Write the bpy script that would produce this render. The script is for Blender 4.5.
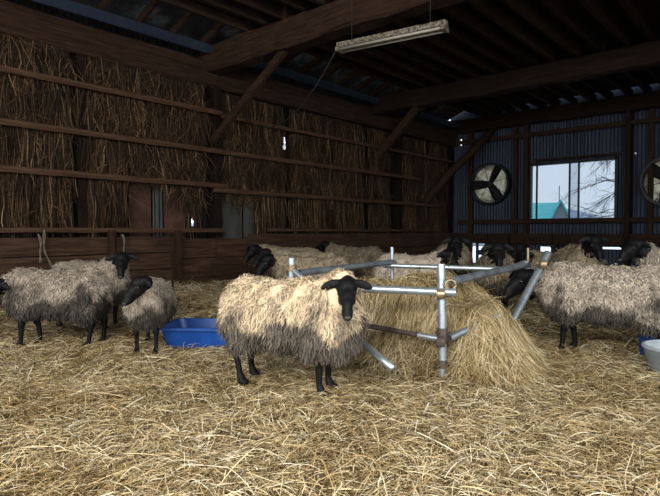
import bpy, bmesh, math, random
import numpy as np
from mathutils import Vector, Matrix, noise as mnoise
R = math.radians
for o in list(bpy.data.objects): bpy.data.objects.remove(o)
C = bpy.context.scene.collection
scn = bpy.context.scene

# ------------------------------------------------------------ camera, world, light
H = 1.10            # camera height
YAW = R(41)         # the view is turned 41 degrees left of the barn's long axis (+Y)
F = 540.0           # focal length in pixels of a 660 wide frame
HOR = 231.5         # horizon row
PIT = math.atan((HOR - 248) / F)
cam_d = bpy.data.cameras.new('camera'); cam = bpy.data.objects.new('camera', cam_d); C.objects.link(cam)
cam_d.sensor_width = 36; cam_d.lens = F / 660 * 36; cam_d.clip_end = 900
cam.location = (0, 0, H)
cam.rotation_euler = (R(90) + PIT, 0, YAW)
scn.camera = cam

w = bpy.data.worlds.new('overcast_sky'); scn.world = w; w.use_nodes = True
bg = w.node_tree.nodes['Background']
bg.inputs['Color'].default_value = (0.84, 0.92, 1.0, 1)
bg.inputs['Strength'].default_value = 2.2

def area(name, loc, rot, sx, sy, power, col):
    l = bpy.data.lights.new(name, 'AREA'); l.shape = 'RECTANGLE'; l.size = sx; l.size_y = sy
    l.energy = power; l.color = col
    o = bpy.data.objects.new(name, l); C.objects.link(o); o.location = loc; o.rotation_euler = rot
    return o
# added area lamps strengthening daylight from the unseen open front and side
area('daylight_boost_front', (-0.6, -3.2, 3.4), (R(40), 0, R(2)), 6.5, 1.8, 640, (1.0, 0.955, 0.87))
area('daylight_boost_side', (3.3, 1.5, 3.3), (R(42), 0, R(80)), 7.0, 2.0, 290, (0.97, 0.96, 0.93))

scn.view_settings.view_transform = 'Standard'
scn.view_settings.look = 'None'
scn.view_settings.gamma = 1
scn.view_settings.exposure = 0.0
scn.view_settings.use_curve_mapping = False

# ------------------------------------------------------------ photo frame -> barn
cy, sy_ = math.cos(YAW), math.sin(YAW)
def W(u, z, h=0.0):            # u metres right, z metres ahead of the viewer, h above the floor
    return Vector((u * cy - z * sy_, u * sy_ + z * cy, h))
def ray(px, py):
    v = Vector(((px - 330) / F, (248 - py) / F, -1.0))
    return cam.rotation_euler.to_matrix() @ v
def hit(px, py, ax, val):
    d = ray(px, py); o = Vector((0, 0, H)); t = (val - o[ax]) / d[ax]
    return o + d * t
XL, YB = -8.2, 15.2
def onL(px, py, x=XL): return hit(px, py, 0, x)
def onB(px, py, y=YB): return hit(px, py, 1, y)
def onG(px, py, h=0.0): return hit(px, py, 2, h)
def atz(px, py, z): return Vector((0, 0, H)) + ray(px, py) * (z / (ray(px, py).dot(Vector((-sy_, cy, 0)))))

# ------------------------------------------------------------ materials
def mat(name): 
    m = bpy.data.materials.new(name); m.use_nodes = True
    return m, m.node_tree.nodes, m.node_tree.links, m.node_tree.nodes['Principled BSDF']
def ramp(nd, stops):
    r = nd.new('ShaderNodeValToRGB'); e = r.color_ramp.elements
    while len(e) < len(stops): e.new(0.5)
    for k, (p, c) in enumerate(stops): e[k].position = p; e[k].color = (*c, 1)
    return r
def noisy(name, stops, scale=5, stretch=(1, 1, 1), rough=.8, metal=0, bump=.2, detail=6, coord='Object', spec=.3, bdist=.01):
    m, nd, ln, b = mat(name)
    tc = nd.new('ShaderNodeTexCoord'); mp = nd.new('ShaderNodeMapping'); mp.inputs['Scale'].default_value = stretch
    nz = nd.new('ShaderNodeTexNoise'); nz.inputs['Scale'].default_value = scale; nz.inputs['Detail'].default_value = detail
    nz.inputs['Roughness'].default_value = .65
    ln.new(tc.outputs[coord], mp.inputs[0]); ln.new(mp.outputs[0], nz.inputs['Vector'])
    r = ramp(nd, stops); ln.new(nz.outputs[0], r.inputs[0]); ln.new(r.outputs[0], b.inputs['Base Color'])
    b.inputs['Roughness'].default_value = rough; b.inputs['Metallic'].default_value = metal
    b.inputs['Specular IOR Level'].default_value = spec
    if bump:
        bp = nd.new('ShaderNodeBump'); bp.inputs['Strength'].default_value = bump; bp.inputs['Distance'].default_value = bdist
        ln.new(nz.outputs[0], bp.inputs['Height']); ln.new(bp.outputs[0], b.inputs['Normal'])
    return m
def wood(name, a, b_, c, axis, rough=.85):
    st = [22, 22, 22]; st[axis] = 1.2
    return noisy(name, [(.28, a), (.5, b_), (.75, c)], 1.6, st, rough, 0, .7, 8, spec=.15)
WD = {}
for ax, nm in enumerate('xyz'):
    WD['dark' + nm] = wood('dark_timber_' + nm, (.007, .0038, .0022), (.019, .0100, .0058), (.036, .020, .012), ax)
    WD['mid' + nm] = wood('brown_timber_' + nm, (.010, .0050, .0028), (.031, .0158, .0089), (.060, .033, .0195), ax)
def island(name, stops, rough=.6, spec=.3, trans=.0, noisecol=None):
    m, nd, ln, b = mat(name)
    g = nd.new('ShaderNodeNewGeometry'); r = ramp(nd, stops)
    ln.new(g.outputs['Random Per Island'], r.inputs[0])
    out = r.outputs[0]
    if noisecol:
        tc = nd.new('ShaderNodeTexCoord'); nz = nd.new('ShaderNodeTexNoise'); nz.inputs['Scale'].default_value = noisecol[0]
        nz.inputs['Detail'].default_value = 4
        ln.new(tc.outputs['Object'], nz.inputs['Vector'])
        r2 = ramp(nd, noisecol[1]); ln.new(nz.outputs[0], r2.inputs[0])
        mx = nd.new('ShaderNodeMix'); mx.data_type = 'RGBA'; mx.blend_type = 'MULTIPLY'; mx.inputs[0].default_value = 1
        ln.new(out, mx.inputs[6]); ln.new(r2.outputs[0], mx.inputs[7]); out = mx.outputs[2]
    ln.new(out, b.inputs['Base Color'])
    b.inputs['Roughness'].default_value = rough; b.inputs['Specular IOR Level'].default_value = spec
    return m
M_straw = island('straw', [(0, (.05, .03, .012)), (.28, (.16, .105, .042)), (.5, (.43, .31, .145)), (.72, (.66, .52, .29)), (.88, (.82, .71, .48)), (1, (.88, .82, .66))], .55, .35,  # darkest strand tones weighted up to stand in for shadows among the straw
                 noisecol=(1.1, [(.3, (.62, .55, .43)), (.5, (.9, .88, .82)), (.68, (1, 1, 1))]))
M_hay = island('feeder_hay', [(0, (.09, .055, .022)), (.25, (.27, .19, .08)), (.55, (.52, .39, .19)), (.82, (.74, .60, .35)), (1, (.86, .77, .55))], .55, .35,
               noisecol=(2.2, [(.35, (.6, .56, .45)), (.6, (1, 1, 1))]))
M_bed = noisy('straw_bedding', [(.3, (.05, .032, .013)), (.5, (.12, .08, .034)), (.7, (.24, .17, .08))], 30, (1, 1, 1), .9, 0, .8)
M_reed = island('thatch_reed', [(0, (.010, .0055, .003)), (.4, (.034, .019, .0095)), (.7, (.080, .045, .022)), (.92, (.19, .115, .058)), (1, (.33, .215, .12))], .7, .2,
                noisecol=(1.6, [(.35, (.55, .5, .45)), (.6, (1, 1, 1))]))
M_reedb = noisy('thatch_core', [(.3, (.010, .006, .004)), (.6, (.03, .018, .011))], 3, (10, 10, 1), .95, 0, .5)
M_galv = noisy('galvanised_steel', [(.3, (.34, .40, .45)), (.55, (.52, .59, .64)), (.8, (.36, .37, .36))], 14, (1, 1, 1), .36, .75, .05, spec=.5)
M_galvd = noisy('weathered_steel', [(.35, (.13, .15, .17)), (.6, (.24, .27, .29)), (.8, (.20, .15, .11))], 9, (1, 1, 1), .5, .6, .1)
M_rustpipe = noisy('rusty_pipe', [(.3, (.045, .035, .03)), (.6, (.13, .10, .085)), (.85, (.24, .24, .24))], 12, (1, 1, 1), .7, .4, .2)
M_brass = noisy('zinc_clamp', [(.3, (.16, .11, .06)), (.6, (.38, .30, .19)), (.8, (.24, .15, .08))], 30, (1, 1, 1), .42, .7, .2)
M_rust = noisy('rusted_sheet', [(.25, (.022, .012, .009)), (.5, (.068, .032, .021)), (.75, (.12, .065, .043))], 3.5, (1, 1, 1), .85, .1, .2)
M_greysheet = noisy('grey_sheet', [(.3, (.034, .035, .031)), (.55, (.07, .073, .064)), (.8, (.11, .112, .10))], 3, (1, 1, .4), .7, .2, .1)
M_tin = noisy('dark_tin', [(.3, (.004, .004, .004)), (.55, (.009, .008, .008)), (.8, (.018, .013, .011))], 2.5, (1, 1, .5), .75, .2, .1)
M_bluetin = noisy('blue_grey_tin', [(.3, (.012, .017, .029)), (.55, (.022, .032, .053)), (.8, (.036, .046, .066))], 2.2, (1, 1, .35), .55, .25, .1)
M_roof = noisy('roof_boards', [(.3, (.007, .005, .004)), (.6, (.018, .012, .009)), (.8, (.035, .027, .021))], 1.8, (12, 1, 1), .9, 0, .3)
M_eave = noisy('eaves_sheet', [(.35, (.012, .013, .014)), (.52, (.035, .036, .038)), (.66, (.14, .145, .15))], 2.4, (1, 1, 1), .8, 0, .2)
M_frame = noisy('black_aluminium', [(.3, (.012, .013, .016)), (.7, (.03, .032, .036))], 8, (1, 1, 1), .45, .5, 0)
M_paint = noisy('chipped_white_paint', [(.42, (.05, .032, .02)), (.52, (.17, .145, .11)), (.75, (.33, .285, .225))], 26, (1, 3, 1), .7, 0, .3)
M_tube = noisy('fluorescent_tube', [(.3, (.28, .25, .20)), (.7, (.36, .33, .27))], 8, (1, 1, 1), .3, 0, 0)
M_black = noisy('black_plastic', [(.3, (.012, .012, .013)), (.7, (.03, .03, .03))], 8, (1, 1, 1), .6, 0, 0)
M_blue = noisy('blue_plastic', [(.3, (.005, .04, .20)), (.6, (.009, .07, .31)), (.85, (.03, .11, .38))], 6, (1, 1, 1), .38, 0, .08, spec=.5)
M_tub = noisy('pale_plastic', [(.3, (.24, .28, .31)), (.7, (.44, .49, .53))], 6, (1, 1, 3), .55, 0, .08)
M_rope = noisy('twine', [(.3, (.10, .08, .06)), (.7, (.22, .19, .15))], 40, (1, 1, 1), .9, 0, .3)
M_snow = noisy('pale_field', [(.3, (.55, .60, .68)), (.7, (.72, .77, .84))], .3, (1, 1, 1), .9, 0, 0)
M_hill = noisy('hazy_hill', [(.3, (.30, .37, .52)), (.7, (.44, .52, .66))], .05, (1, 1, 1), 1, 0, 0)
M_turq = noisy('turquoise_roof', [(.3, (.10, .52, .56)), (.7, (.16, .64, .66))], 1, (1, 1, 1), .5, 0, 0)
M_gable = noisy('grey_boards', [(.3, (.14, .16, .18)), (.7, (.28, .30, .32))], 2, (6, 6, 1), .9, 0, 0)
M_bark = noisy('wet_bark', [(.3, (.03, .028, .03)), (.7, (.09, .08, .08))], 8, (1, 1, 1), .9, 0, 0)
M_skin = noisy('black_face_hair', [(.3, (.002, .002, .0024)), (.55, (.0045, .0045, .0052)), (.8, (.011, .010, .011))], 45, (1, 1, 1), .6, 0, .5, spec=.18, bdist=.004)
M_eye = noisy('sheep_eye', [(.3, (.008, .005, .003)), (.7, (.02, .012, .006))], 5, (1, 1, 1), .12, 0, 0, spec=.6)
M_nose = noisy('sheep_muzzle', [(.3, (.03, .026, .026)), (.7, (.065, .055, .052))], 30, (1, 1, 1), .5, 0, .1)

def glassmat(name, col):
    m, nd, ln, b = mat(name); nd.remove(b)
    t = nd.new('ShaderNodeBsdfTransparent'); t.inputs[0].default_value = (*col, 1)
    g = nd.new('ShaderNodeBsdfGlossy'); g.inputs['Roughness'].default_value = .08; g.inputs[0].default_value = (.8, .8, .8, 1)
    x = nd.new('ShaderNodeMixShader'); x.inputs[0].default_value = .04
    ln.new(t.outputs[0], x.inputs[1]); ln.new(g.outputs[0], x.inputs[2]); ln.new(x.outputs[0], nd['Material Output'].inputs[0])
    return m
M_glass = glassmat('sky_dimming_glass', (.57, .60, .63))  # bluish tint of both glasses deepened to dim the bright sky outside
M_glass2 = glassmat('double_sky_dimming_glass', (.48, .51, .55))
m, nd, ln, b = mat('translucent_shutter'); nd.remove(b); M_shut = m
tr = nd.new('ShaderNodeBsdfTranslucent'); tr.inputs[0].default_value = (.30, .27, .20, 1)
df = nd.new('ShaderNodeBsdfDiffuse'); df.inputs[0].default_value = (.5, .47, .38, 1)
x = nd.new('ShaderNodeMixShader'); x.inputs[0].default_value = .5
tc = nd.new('ShaderNodeTexCoord'); nz = nd.new('ShaderNodeTexNoise'); nz.inputs['Scale'].default_value = 9; nz.inputs['Detail'].default_value = 8
rp = ramp(nd, [(.3, (.30, .29, .26)), (.6, (.72, .70, .60))])
ln.new(tc.outputs['Object'], nz.inputs['Vector']); ln.new(nz.outputs[0], rp.inputs[0]); ln.new(rp.outputs[0], tr.inputs[0])
ln.new(tr.outputs[0], x.inputs[1]); ln.new(df.outputs[0], x.inputs[2]); ln.new(x.outputs[0], nd['Material Output'].inputs[0])

def fleece_mat(name, top, low, zlo, zhi):
    m, nd, ln, b = mat(name)
    tc = nd.new('ShaderNodeTexCoord'); nz = nd.new('ShaderNodeTexNoise'); nz.inputs['Scale'].default_value = 4.2; nz.inputs['Detail'].default_value = 5
    ln.new(tc.outputs['Object'], nz.inputs['Vector'])
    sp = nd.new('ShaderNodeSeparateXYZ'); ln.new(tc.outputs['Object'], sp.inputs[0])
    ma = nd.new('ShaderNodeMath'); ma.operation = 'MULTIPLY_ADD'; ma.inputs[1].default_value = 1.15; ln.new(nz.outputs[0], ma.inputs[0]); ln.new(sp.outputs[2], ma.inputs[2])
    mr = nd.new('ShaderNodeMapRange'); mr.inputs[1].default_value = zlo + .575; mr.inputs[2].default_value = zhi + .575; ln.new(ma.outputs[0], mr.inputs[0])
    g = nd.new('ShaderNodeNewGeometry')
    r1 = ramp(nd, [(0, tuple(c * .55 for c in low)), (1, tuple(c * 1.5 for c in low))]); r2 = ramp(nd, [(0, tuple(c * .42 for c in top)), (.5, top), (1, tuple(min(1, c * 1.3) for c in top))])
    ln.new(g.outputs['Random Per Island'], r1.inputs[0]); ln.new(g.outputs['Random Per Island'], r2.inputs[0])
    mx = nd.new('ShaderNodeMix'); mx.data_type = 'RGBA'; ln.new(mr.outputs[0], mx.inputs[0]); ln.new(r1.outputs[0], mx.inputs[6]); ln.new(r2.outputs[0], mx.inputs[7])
    ln.new(mx.outputs[2], b.inputs['Base Color']); b.inputs['Roughness'].default_value = .85; b.inputs['Specular IOR Level'].default_value = .12
    nz2 = nd.new('ShaderNodeTexNoise'); nz2.inputs['Scale'].default_value = 70; nz2.inputs['Detail'].default_value = 4; ln.new(tc.outputs['Object'], nz2.inputs['Vector'])
    bp = nd.new('ShaderNodeBump'); bp.inputs['Strength'].default_value = .6; bp.inputs['Distance'].default_value = .01; ln.new(nz2.outputs[0], bp.inputs['Height']); ln.new(bp.outputs[0], b.inputs['Normal'])
    return m
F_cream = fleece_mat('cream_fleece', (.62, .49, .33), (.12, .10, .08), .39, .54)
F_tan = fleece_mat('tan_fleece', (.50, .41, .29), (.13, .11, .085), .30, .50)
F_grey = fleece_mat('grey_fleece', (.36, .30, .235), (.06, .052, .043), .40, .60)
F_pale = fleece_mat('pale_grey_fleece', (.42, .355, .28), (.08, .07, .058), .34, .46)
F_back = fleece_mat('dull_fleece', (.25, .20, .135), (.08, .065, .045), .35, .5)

# ------------------------------------------------------------ mesh helpers
def link(name, me, m=None, parent=None, smooth=False):
    o = bpy.data.objects.new(name, me); C.objects.link(o)
    if m is not None and not len(me.materials): me.materials.append(m)
    if parent: o.parent = parent
    if smooth: me.polygons.foreach_set('use_smooth', [True] * len(me.polygons))
    return o
def tag(o, label=None, cat=None, group=None, kind=None):
    if label: o['label'] = label
    if cat: o['category'] = cat
    if group: o['group'] = group
    if kind: o['kind'] = kind
    return o
def empty(name, loc, rz=0):
    o = bpy.data.objects.new(name, None); C.objects.link(o); o.location = loc; o.rotation_euler = (0, 0, rz); o.empty_display_size = .1
    return o
def copy_tree(o, parent=None):
    c = o.copy(); C.objects.link(c)
    if parent: c.parent = parent
    for ch in [k for k in bpy.data.objects if k.parent == o]: copy_tree(ch, c)
    return c
class MB:
    def __init__(s): s.bm = bmesh.new()
    def box(s, c, d, rot=None, bev=0):
        g = bmesh.ops.create_cube(s.bm, size=1)['verts']
        bmesh.ops.scale(s.bm, vec=d, verts=g)
        if bev:
            e = list({e for v in g for e in v.link_edges})
            r = bmesh.ops.bevel(s.bm, geom=e, offset=bev, segments=2, affect='EDGES', profile=.5)
            g = list({v for f in r['faces'] for v in f.verts} | {v for v in g if v.is_valid})
        if rot is not None: bmesh.ops.rotate(s.bm, cent=(0, 0, 0), matrix=rot, verts=g)
        bmesh.ops.translate(s.bm, vec=c, verts=g)
        return s
    def tube(s, pts, rs, n=12, cap=True):
        pts = [Vector(p) for p in pts]
        if not hasattr(rs, '__len__'): rs = [rs] * len(pts)
        rings = []; ref = None
        for i, p in enumerate(pts):
            d = (pts[min(i + 1, len(pts) - 1)] - pts[max(i - 1, 0)]).normalized()
            if ref is None:
                ref = d.orthogonal().normalized()
            a = (ref - d * ref.dot(d)).normalized(); ref = a; b_ = d.cross(a)
            rings.append([s.bm.verts.new(p + (a * math.cos(t) + b_ * math.sin(t)) * rs[i]) for t in [2 * math.pi * k / n for k in range(n)]])
        for A, B in zip(rings, rings[1:]):
            for k in range(n): s.bm.faces.new((A[k], A[(k + 1) % n], B[(k + 1) % n], B[k]))
        if cap: s.bm.faces.new(rings[0][::-1]); s.bm.faces.new(rings[-1])
        return s
    def bar(s, p0, p1, w_, h_, jit=0, seg=1, seed=0):   # squared timber between two points, optional hand-hewn jitter
        p0, p1 = Vector(p0), Vector(p1); d = (p1 - p0).normalized()
        up = Vector((0, 0, 1)) if abs(d.z) < .95 else Vector((1, 0, 0))
        a = d.cross(up).normalized(); b_ = a.cross(d).normalized(); rd = random.Random(seed)
        rings = []
        for i in range(seg + 1):
            p = p0.lerp(p1, i / seg); ch = min(w_, h_) * .12
            o = []
            for (x, y) in ((w_/2, h_/2 - ch), (w_/2 - ch, h_/2), (-w_/2 + ch, h_/2), (-w_/2, h_/2 - ch), (-w_/2, -h_/2 + ch), (-w_/2 + ch, -h_/2), (w_/2 - ch, -h_/2), (w_/2, -h_/2 + ch)):
                j = jit
                o.append(s.bm.verts.new(p + a * (x + rd.uniform(-j, j)) + b_ * (y + rd.uniform(-j, j))))
            rings.append(o)
        for A, B in zip(rings, rings[1:]):
            for k in range(8): s.bm.faces.new((A[k], A[(k + 1) % 8], B[(k + 1) % 8], B[k]))
        s.bm.faces.new(rings[0][::-1]); s.bm.faces.new(rings[-1])
        return s
    def build(s, name, m, parent=None, smooth=False, loc=None):
        bmesh.ops.recalc_face_normals(s.bm, faces=s.bm.faces)
        me = bpy.data.meshes.new(name); 
        if loc is not None: bmesh.ops.translate(s.bm, vec=-Vector(loc), verts=s.bm.verts)
        s.bm.to_mesh(me); s.bm.free(); o = link(name, me, m, parent, smooth)
        if loc is not None: o.location = loc
        return o
def from_arrays(name, V, Q, m, parent=None, smooth=False):
    me = bpy.data.meshes.new(name); V = np.ascontiguousarray(V, np.float32); Q = np.ascontiguousarray(Q, np.int32)
    k = Q.shape[1]
    me.vertices.add(len(V)); me.vertices.foreach_set('co', V.ravel())
    me.loops.add(Q.size); me.loops.foreach_set('vertex_index', Q.ravel())
    me.polygons.add(len(Q)); me.polygons.foreach_set('loop_start', np.arange(0, Q.size, k, dtype=np.int32))
    me.polygons.foreach_set('loop_total', np.full(len(Q), k, np.int32))
    me.update(calc_edges=True); me.validate()
    return link(name, me, m, parent, smooth)
def strands(P, Wd, Nr, width, taper=(1, 1, .6, .3)):
    # P: (n,k,3) centre lines; Wd: (n,k,3) side vectors; Nr: (n,k,3) lift of the midrib
    n, k, _ = P.shape
    tp = np.interp(np.linspace(0, 1, k), np.linspace(0, 1, len(taper)), taper)[None, :, None]
    hw = width[:, None, None] * .5 * tp
    V = np.stack([P - Wd * hw, P + Nr * hw * .8, P + Wd * hw], axis=2)      # n,k,3,3
    base = (np.arange(n)[:, None] * k + np.arange(k - 1)[None, :]) * 3
    q = []
    for j in (0, 1): q.append(np.stack([base + j, base + j + 1, base + 3 + j + 1, base + 3 + j], -1))
    return V.reshape(-1, 3), np.concatenate([a.reshape(-1, 4) for a in q])
def unit(a): return a / np.maximum(np.linalg.norm(a, axis=-1, keepdims=True), 1e-9)

# ------------------------------------------------------------ ground height
rng = np.random.default_rng(7)
HC = W(1.13, 4.75)
hp = [W(.78, 4.15), W(.25, 4.75), W(1.25, 4.95), W(.75, 5.2)]
def sm(t): t = np.clip(t, 0, 1); return t * t * (3 - 2 * t)
def base_h(x, y):
    u = x * cy + y * sy_; z = -x * sy_ + y * cy
    h = .022 * np.sin(2.3 * u + 1.1) * np.cos(1.9 * z + .4) + .014 * np.sin(5.1 * u + 2.3 * z) + .010 * np.sin(7.7 * z - 3.1 * u + 1)
    h = h + .10 * sm((z - 6) / 3)
    h = h + .16 * sm((-7.2 - x) / .9) * (.7 + .3 * np.sin(1.7 * y))
    return h
def heap_h(x, y):
    u = x * cy + y * sy_; z = -x * sy_ + y * cy
    def blob(cu, cz, ru, rz, hh, e=1.0):
        d = np.sqrt(((u - cu) / ru) ** 2 + ((z - cz) / rz) ** 2)
        return hh * sm(1 - np.clip((d - .25) / .75, 0, 1))
    h = np.maximum(blob(.92, 4.85, .95, 1.05, .60), blob(1.10, 4.32, .64, .74, .46))
    h = np.maximum(h, blob(.45, 5.0, .75, .8, .57))
    h = h + .05 * np.sin(4.3 * u + 1.7 * z) * np.sin(5.3 * z - 2 * u + .8) * np.clip(h / .2, 0, 1)
    h = h * (1 - .9 * np.exp(-((u - .78) / .17) ** 2 - ((z - 3.80) / .32) ** 2))
    return h + (.03 * np.sin(6 * u + 2) * np.sin(5 * z) + .02 * np.sin(13 * u) * np.cos(11 * z + u)) * np.clip(h / .3, 0, 1)
def G(x, y): return float(base_h(x, y))

def grid_mesh(name, us, zs, fn, m):
    U, Z = np.meshgrid(us, zs, indexing='ij'); X = U * cy - Z * sy_; Y = U * sy_ + Z * cy
    V = np.stack([X, Y, fn(X, Y)], -1).reshape(-1, 3); nu, nz_ = U.shape
    i = (np.arange(nu - 1)[:, None] * nz_ + np.arange(nz_ - 1)[None, :]).ravel()
    return V, np.stack([i, i + nz_, i + nz_ + 1, i + 1], -1)

# ------------------------------------------------------------ structure
# floor: aligned with the barn
xs = np.linspace(XL, 3.6, 190); ys = np.linspace(-3.6, YB, 300)
X, Y = np.meshgrid(xs, ys, indexing='ij')
V = np.stack([X, Y, base_h(X, Y) - .02], -1).reshape(-1, 3); n2 = len(ys)
i = (np.arange(len(xs) - 1)[:, None] * n2 + np.arange(n2 - 1)[None, :]).ravel()
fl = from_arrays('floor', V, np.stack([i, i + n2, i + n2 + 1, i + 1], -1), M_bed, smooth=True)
tag(fl, kind='structure')

def holed_wall(name, axis, pos, a0, a1, z0, z1, holes, m, pitch=.09, depth=.018, corr=True):
    """corrugated sheet wall with rectangular holes [(a0,a1,z0,z1)]; axis 0: plane x=pos running along y"""
    cuts = {a0, a1}
    na = int((a1 - a0) / (pitch / 4)); cuts |= {a0 + (a1 - a0) * k / na for k in range(na + 1)}
    for h in holes: cuts |= {h[0], h[1]}
    A = sorted(cuts); Zs = sorted({z0, z1} | {h[2] for h in holes} | {h[3] for h in holes})
    bm = bmesh.new(); vv = {}
    def vert(i, j):
        if (i, j) not in vv:
            off = depth * math.sin(A[i] / pitch * 2 * math.pi) if corr else 0
            p = (pos + off, A[i], Zs[j]) if axis == 0 else (A[i], pos + off, Zs[j])
            vv[(i, j)] = bm.verts.new(p)
        return vv[(i, j)]
    for i in range(len(A) - 1):
        for j in range(len(Zs) - 1):
            ca, cz = (A[i] + A[i + 1]) / 2, (Zs[j] + Zs[j + 1]) / 2
            if any(h[0] < ca < h[1] and h[2] < cz < h[3] for h in holes): continue
            bm.faces.new((vert(i, j), vert(i + 1, j), vert(i + 1, j + 1), vert(i, j + 1)))
    me = bpy.data.meshes.new(name); bm.to_mesh(me); bm.free()
    return tag(link(name, me, m, smooth=True), kind='structure')

def pxhole(fn, x0, y0, x1, y1, ax):
    p, q = fn(x0, y0), fn(x1, y1)
    return (min(p[ax], q[ax]), max(p[ax], q[ax]), min(p[2], q[2]), max(p[2], q[2]))
lh = [pxhole(onL, 286.5, 136, 289, 149, 1), pxhole(onL, 437, 145, 438.5, 149, 1), pxhole(onL, 195.5, 201, 197.5, 226, 1),
      pxhole(onL, 84.5, 214, 85.6, 232, 1)]
holed_wall('wall_left', 0, XL - .12, -3.6, YB, -.1, 4.64, lh, M_tin)
wp, wq = onB(531, 165), onB(616, 219)
WX0, WX1, WZ0, WZ1 = wp.x, wq.x, wq.z, wp.z
fanc = [onB(490.5, 184), onB(670, 181)]
FR = .60
bh = [(WX0, WX1, WZ0, WZ1)] + [(c.x - FR * .7, c.x + FR * .7, c.z - FR * .7, c.z + FR * .7) for c in fanc]
gate_gaps = [(469.5, 243, 473.5, 263), (477, 243.5, 483, 250), (477, 255, 483, 262), (496.5, 244, 505, 249.5), (539, 246, 549, 252), (555, 246.5, 566, 249), (572, 247, 580, 249), (559, 256, 564, 264), (570, 257, 574, 264), (539.5, 257, 546, 264), (597, 247, 620, 249.5)]
bh += [pxhole(onB, *g, 0) for g in gate_gaps] + [pxhole(onB, 459, 139, 460, 145, 0), pxhole(onB, 634, 152, 635, 153.5, 0)]
holed_wall('wall_back', 1, YB + .12, XL - .12, 3.6, -.1, 4.9, bh, M_bluetin)
holed_wall('wall_right', 0, 3.72, 5.4, YB, -.1, 4.9, [], M_tin)
# loft boarding above the joists, stopping short of the left eaves
MB().box(((XL + 1.0 + 3.9) / 2, (YB - 3.9) / 2, 4.72), (3.9 - XL - 1.0, YB + 3.9, .05)).build('ceiling', M_roof)['kind'] = 'structure'
# eaves roof over the left wall plate
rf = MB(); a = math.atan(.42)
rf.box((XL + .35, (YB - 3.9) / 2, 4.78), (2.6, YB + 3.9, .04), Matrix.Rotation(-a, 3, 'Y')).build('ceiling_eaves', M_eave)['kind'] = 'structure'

# timbers ------------------------------------------------------------
M_rail = wood('rail_timber', (.024, .0115, .0065), (.068, .035, .020), (.125, .07, .042), 1)
M_plank = wood('plank_timber', (.012, .006, .0035), (.05, .027, .016), (.11, .064, .040), 1)
def timber(name, p0, p1, w_, h_, m, label, cat, group=None, jit=.006, seg=8, seed=1):
    o = MB().bar(p0, p1, w_, h_, jit, seg, seed).build(name, m, loc=(Vector(p0) + Vector(p1)) / 2)
    return tag(o, label, cat, group)
timber('wall_plate', (XL + .05, -3.4, 3.93), (XL + .05, YB, 3.93), .30, .46, WD['midy'], 'heavy brown beam running along the top of the straw-hung left wall', 'beam', seg=40, jit=.015)
timber('tie_beam', (XL - .1, 6.0, 4.14), (3.6, 6.0, 4.14), .34, .44, WD['midx'], 'thick rough cross beam nearest the viewer, above the strip light', 'beam', 'tie beams under the loft', .02, 40, 3)
timber('tie_beam', (XL - .1, 10.95, 4.2), (3.6, 10.95, 4.2), .30, .40, WD['darkx'], 'middle dark cross beam, beyond the strip light', 'beam', 'tie beams under the loft', .02, 40, 4)
timber('tie_beam', (XL - .1, YB - .12, 4.28), (3.6, YB - .12, 4.28), .24, .38, WD['darkx'], 'dark cross beam against the blue back wall above the window', 'beam', 'tie beams under the loft', .015, 40, 5)
timber('diagonal_brace', (-8.08, 6.02, 2.72), (-6.15, 6.0, 3.95), .09, .12, WD['midx'], 'slim diagonal brace under the nearest cross beam at the left wall', 'brace', seg=10)
timber('diagonal_brace', (-8.0, 10.95, 2.9), (-6.8, 10.95, 4.02), .12, .17, WD['midx'], 'diagonal brace under the middle cross beam', 'brace', seg=10)
p = onL(424, 203, XL + .2); q = onB(494, 127, YB - .25)
o = MB().tube([p, p.lerp(q, .35) + Vector((0, 0, .06)), p.lerp(q, .7) - Vector((0, 0, .03)), q], [.12, .12, .11, .10], 10).build('diagonal_brace', WD['midx'], smooth=True)
tag(o, 'crooked round log brace across the far left corner of the barn', 'brace')
M_post = wood('gap_dark_timber', (.003, .002, .0015), (.009, .0055, .0038), (.020, .012, .008), 2)  # near-black tone puts the dark gaps between curtains into the post colour
# left wall posts
for px, w_, lab in ((80, .20, 'upright post coloured as the dark gap between the two left-most straw curtains'), (213, .30, 'broad upright post under the left end of the nearest cross beam'), (395, .26, 'upright post carrying the middle cross beam at the left wall'), (448, .22, 'corner post where the straw-hung wall meets the blue back wall')):
    yy = min(onL(px, 200).y, YB - .15)
    timber('wall_post', (XL + .04, yy, -.05), (XL + .04, yy, 3.72), .16, w_, M_post, lab, 'post', 'posts along the left wall', .01, 14, int(px))
# short posts in front of the planks
for x0, ytop, lab in ((177, 232, 'brown stub post in front of the plank wall right of the small sheep'), (111.5, 232, 'short brown stub post on the planks behind the small sheep')):
    pp = onL(x0, 236, XL + .34)
    timber('fence_post', (pp.x, pp.y, -.05), (pp.x, pp.y, 1.12), .09, .17 if x0 > 150 else .1, WD['midz'], lab, 'post', None, .006, 8, 9)
pp = onL(169.5, 236, XL + .55)
o = MB().tube([(pp.x + .1, pp.y, .0), (pp.x, pp.y, 1.05)], .016, 8).build('thin_stake', WD['midz'], smooth=True)
tag(o, 'thin wooden stake leaning beside the stub post on the plank wall', 'stake')
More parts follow.
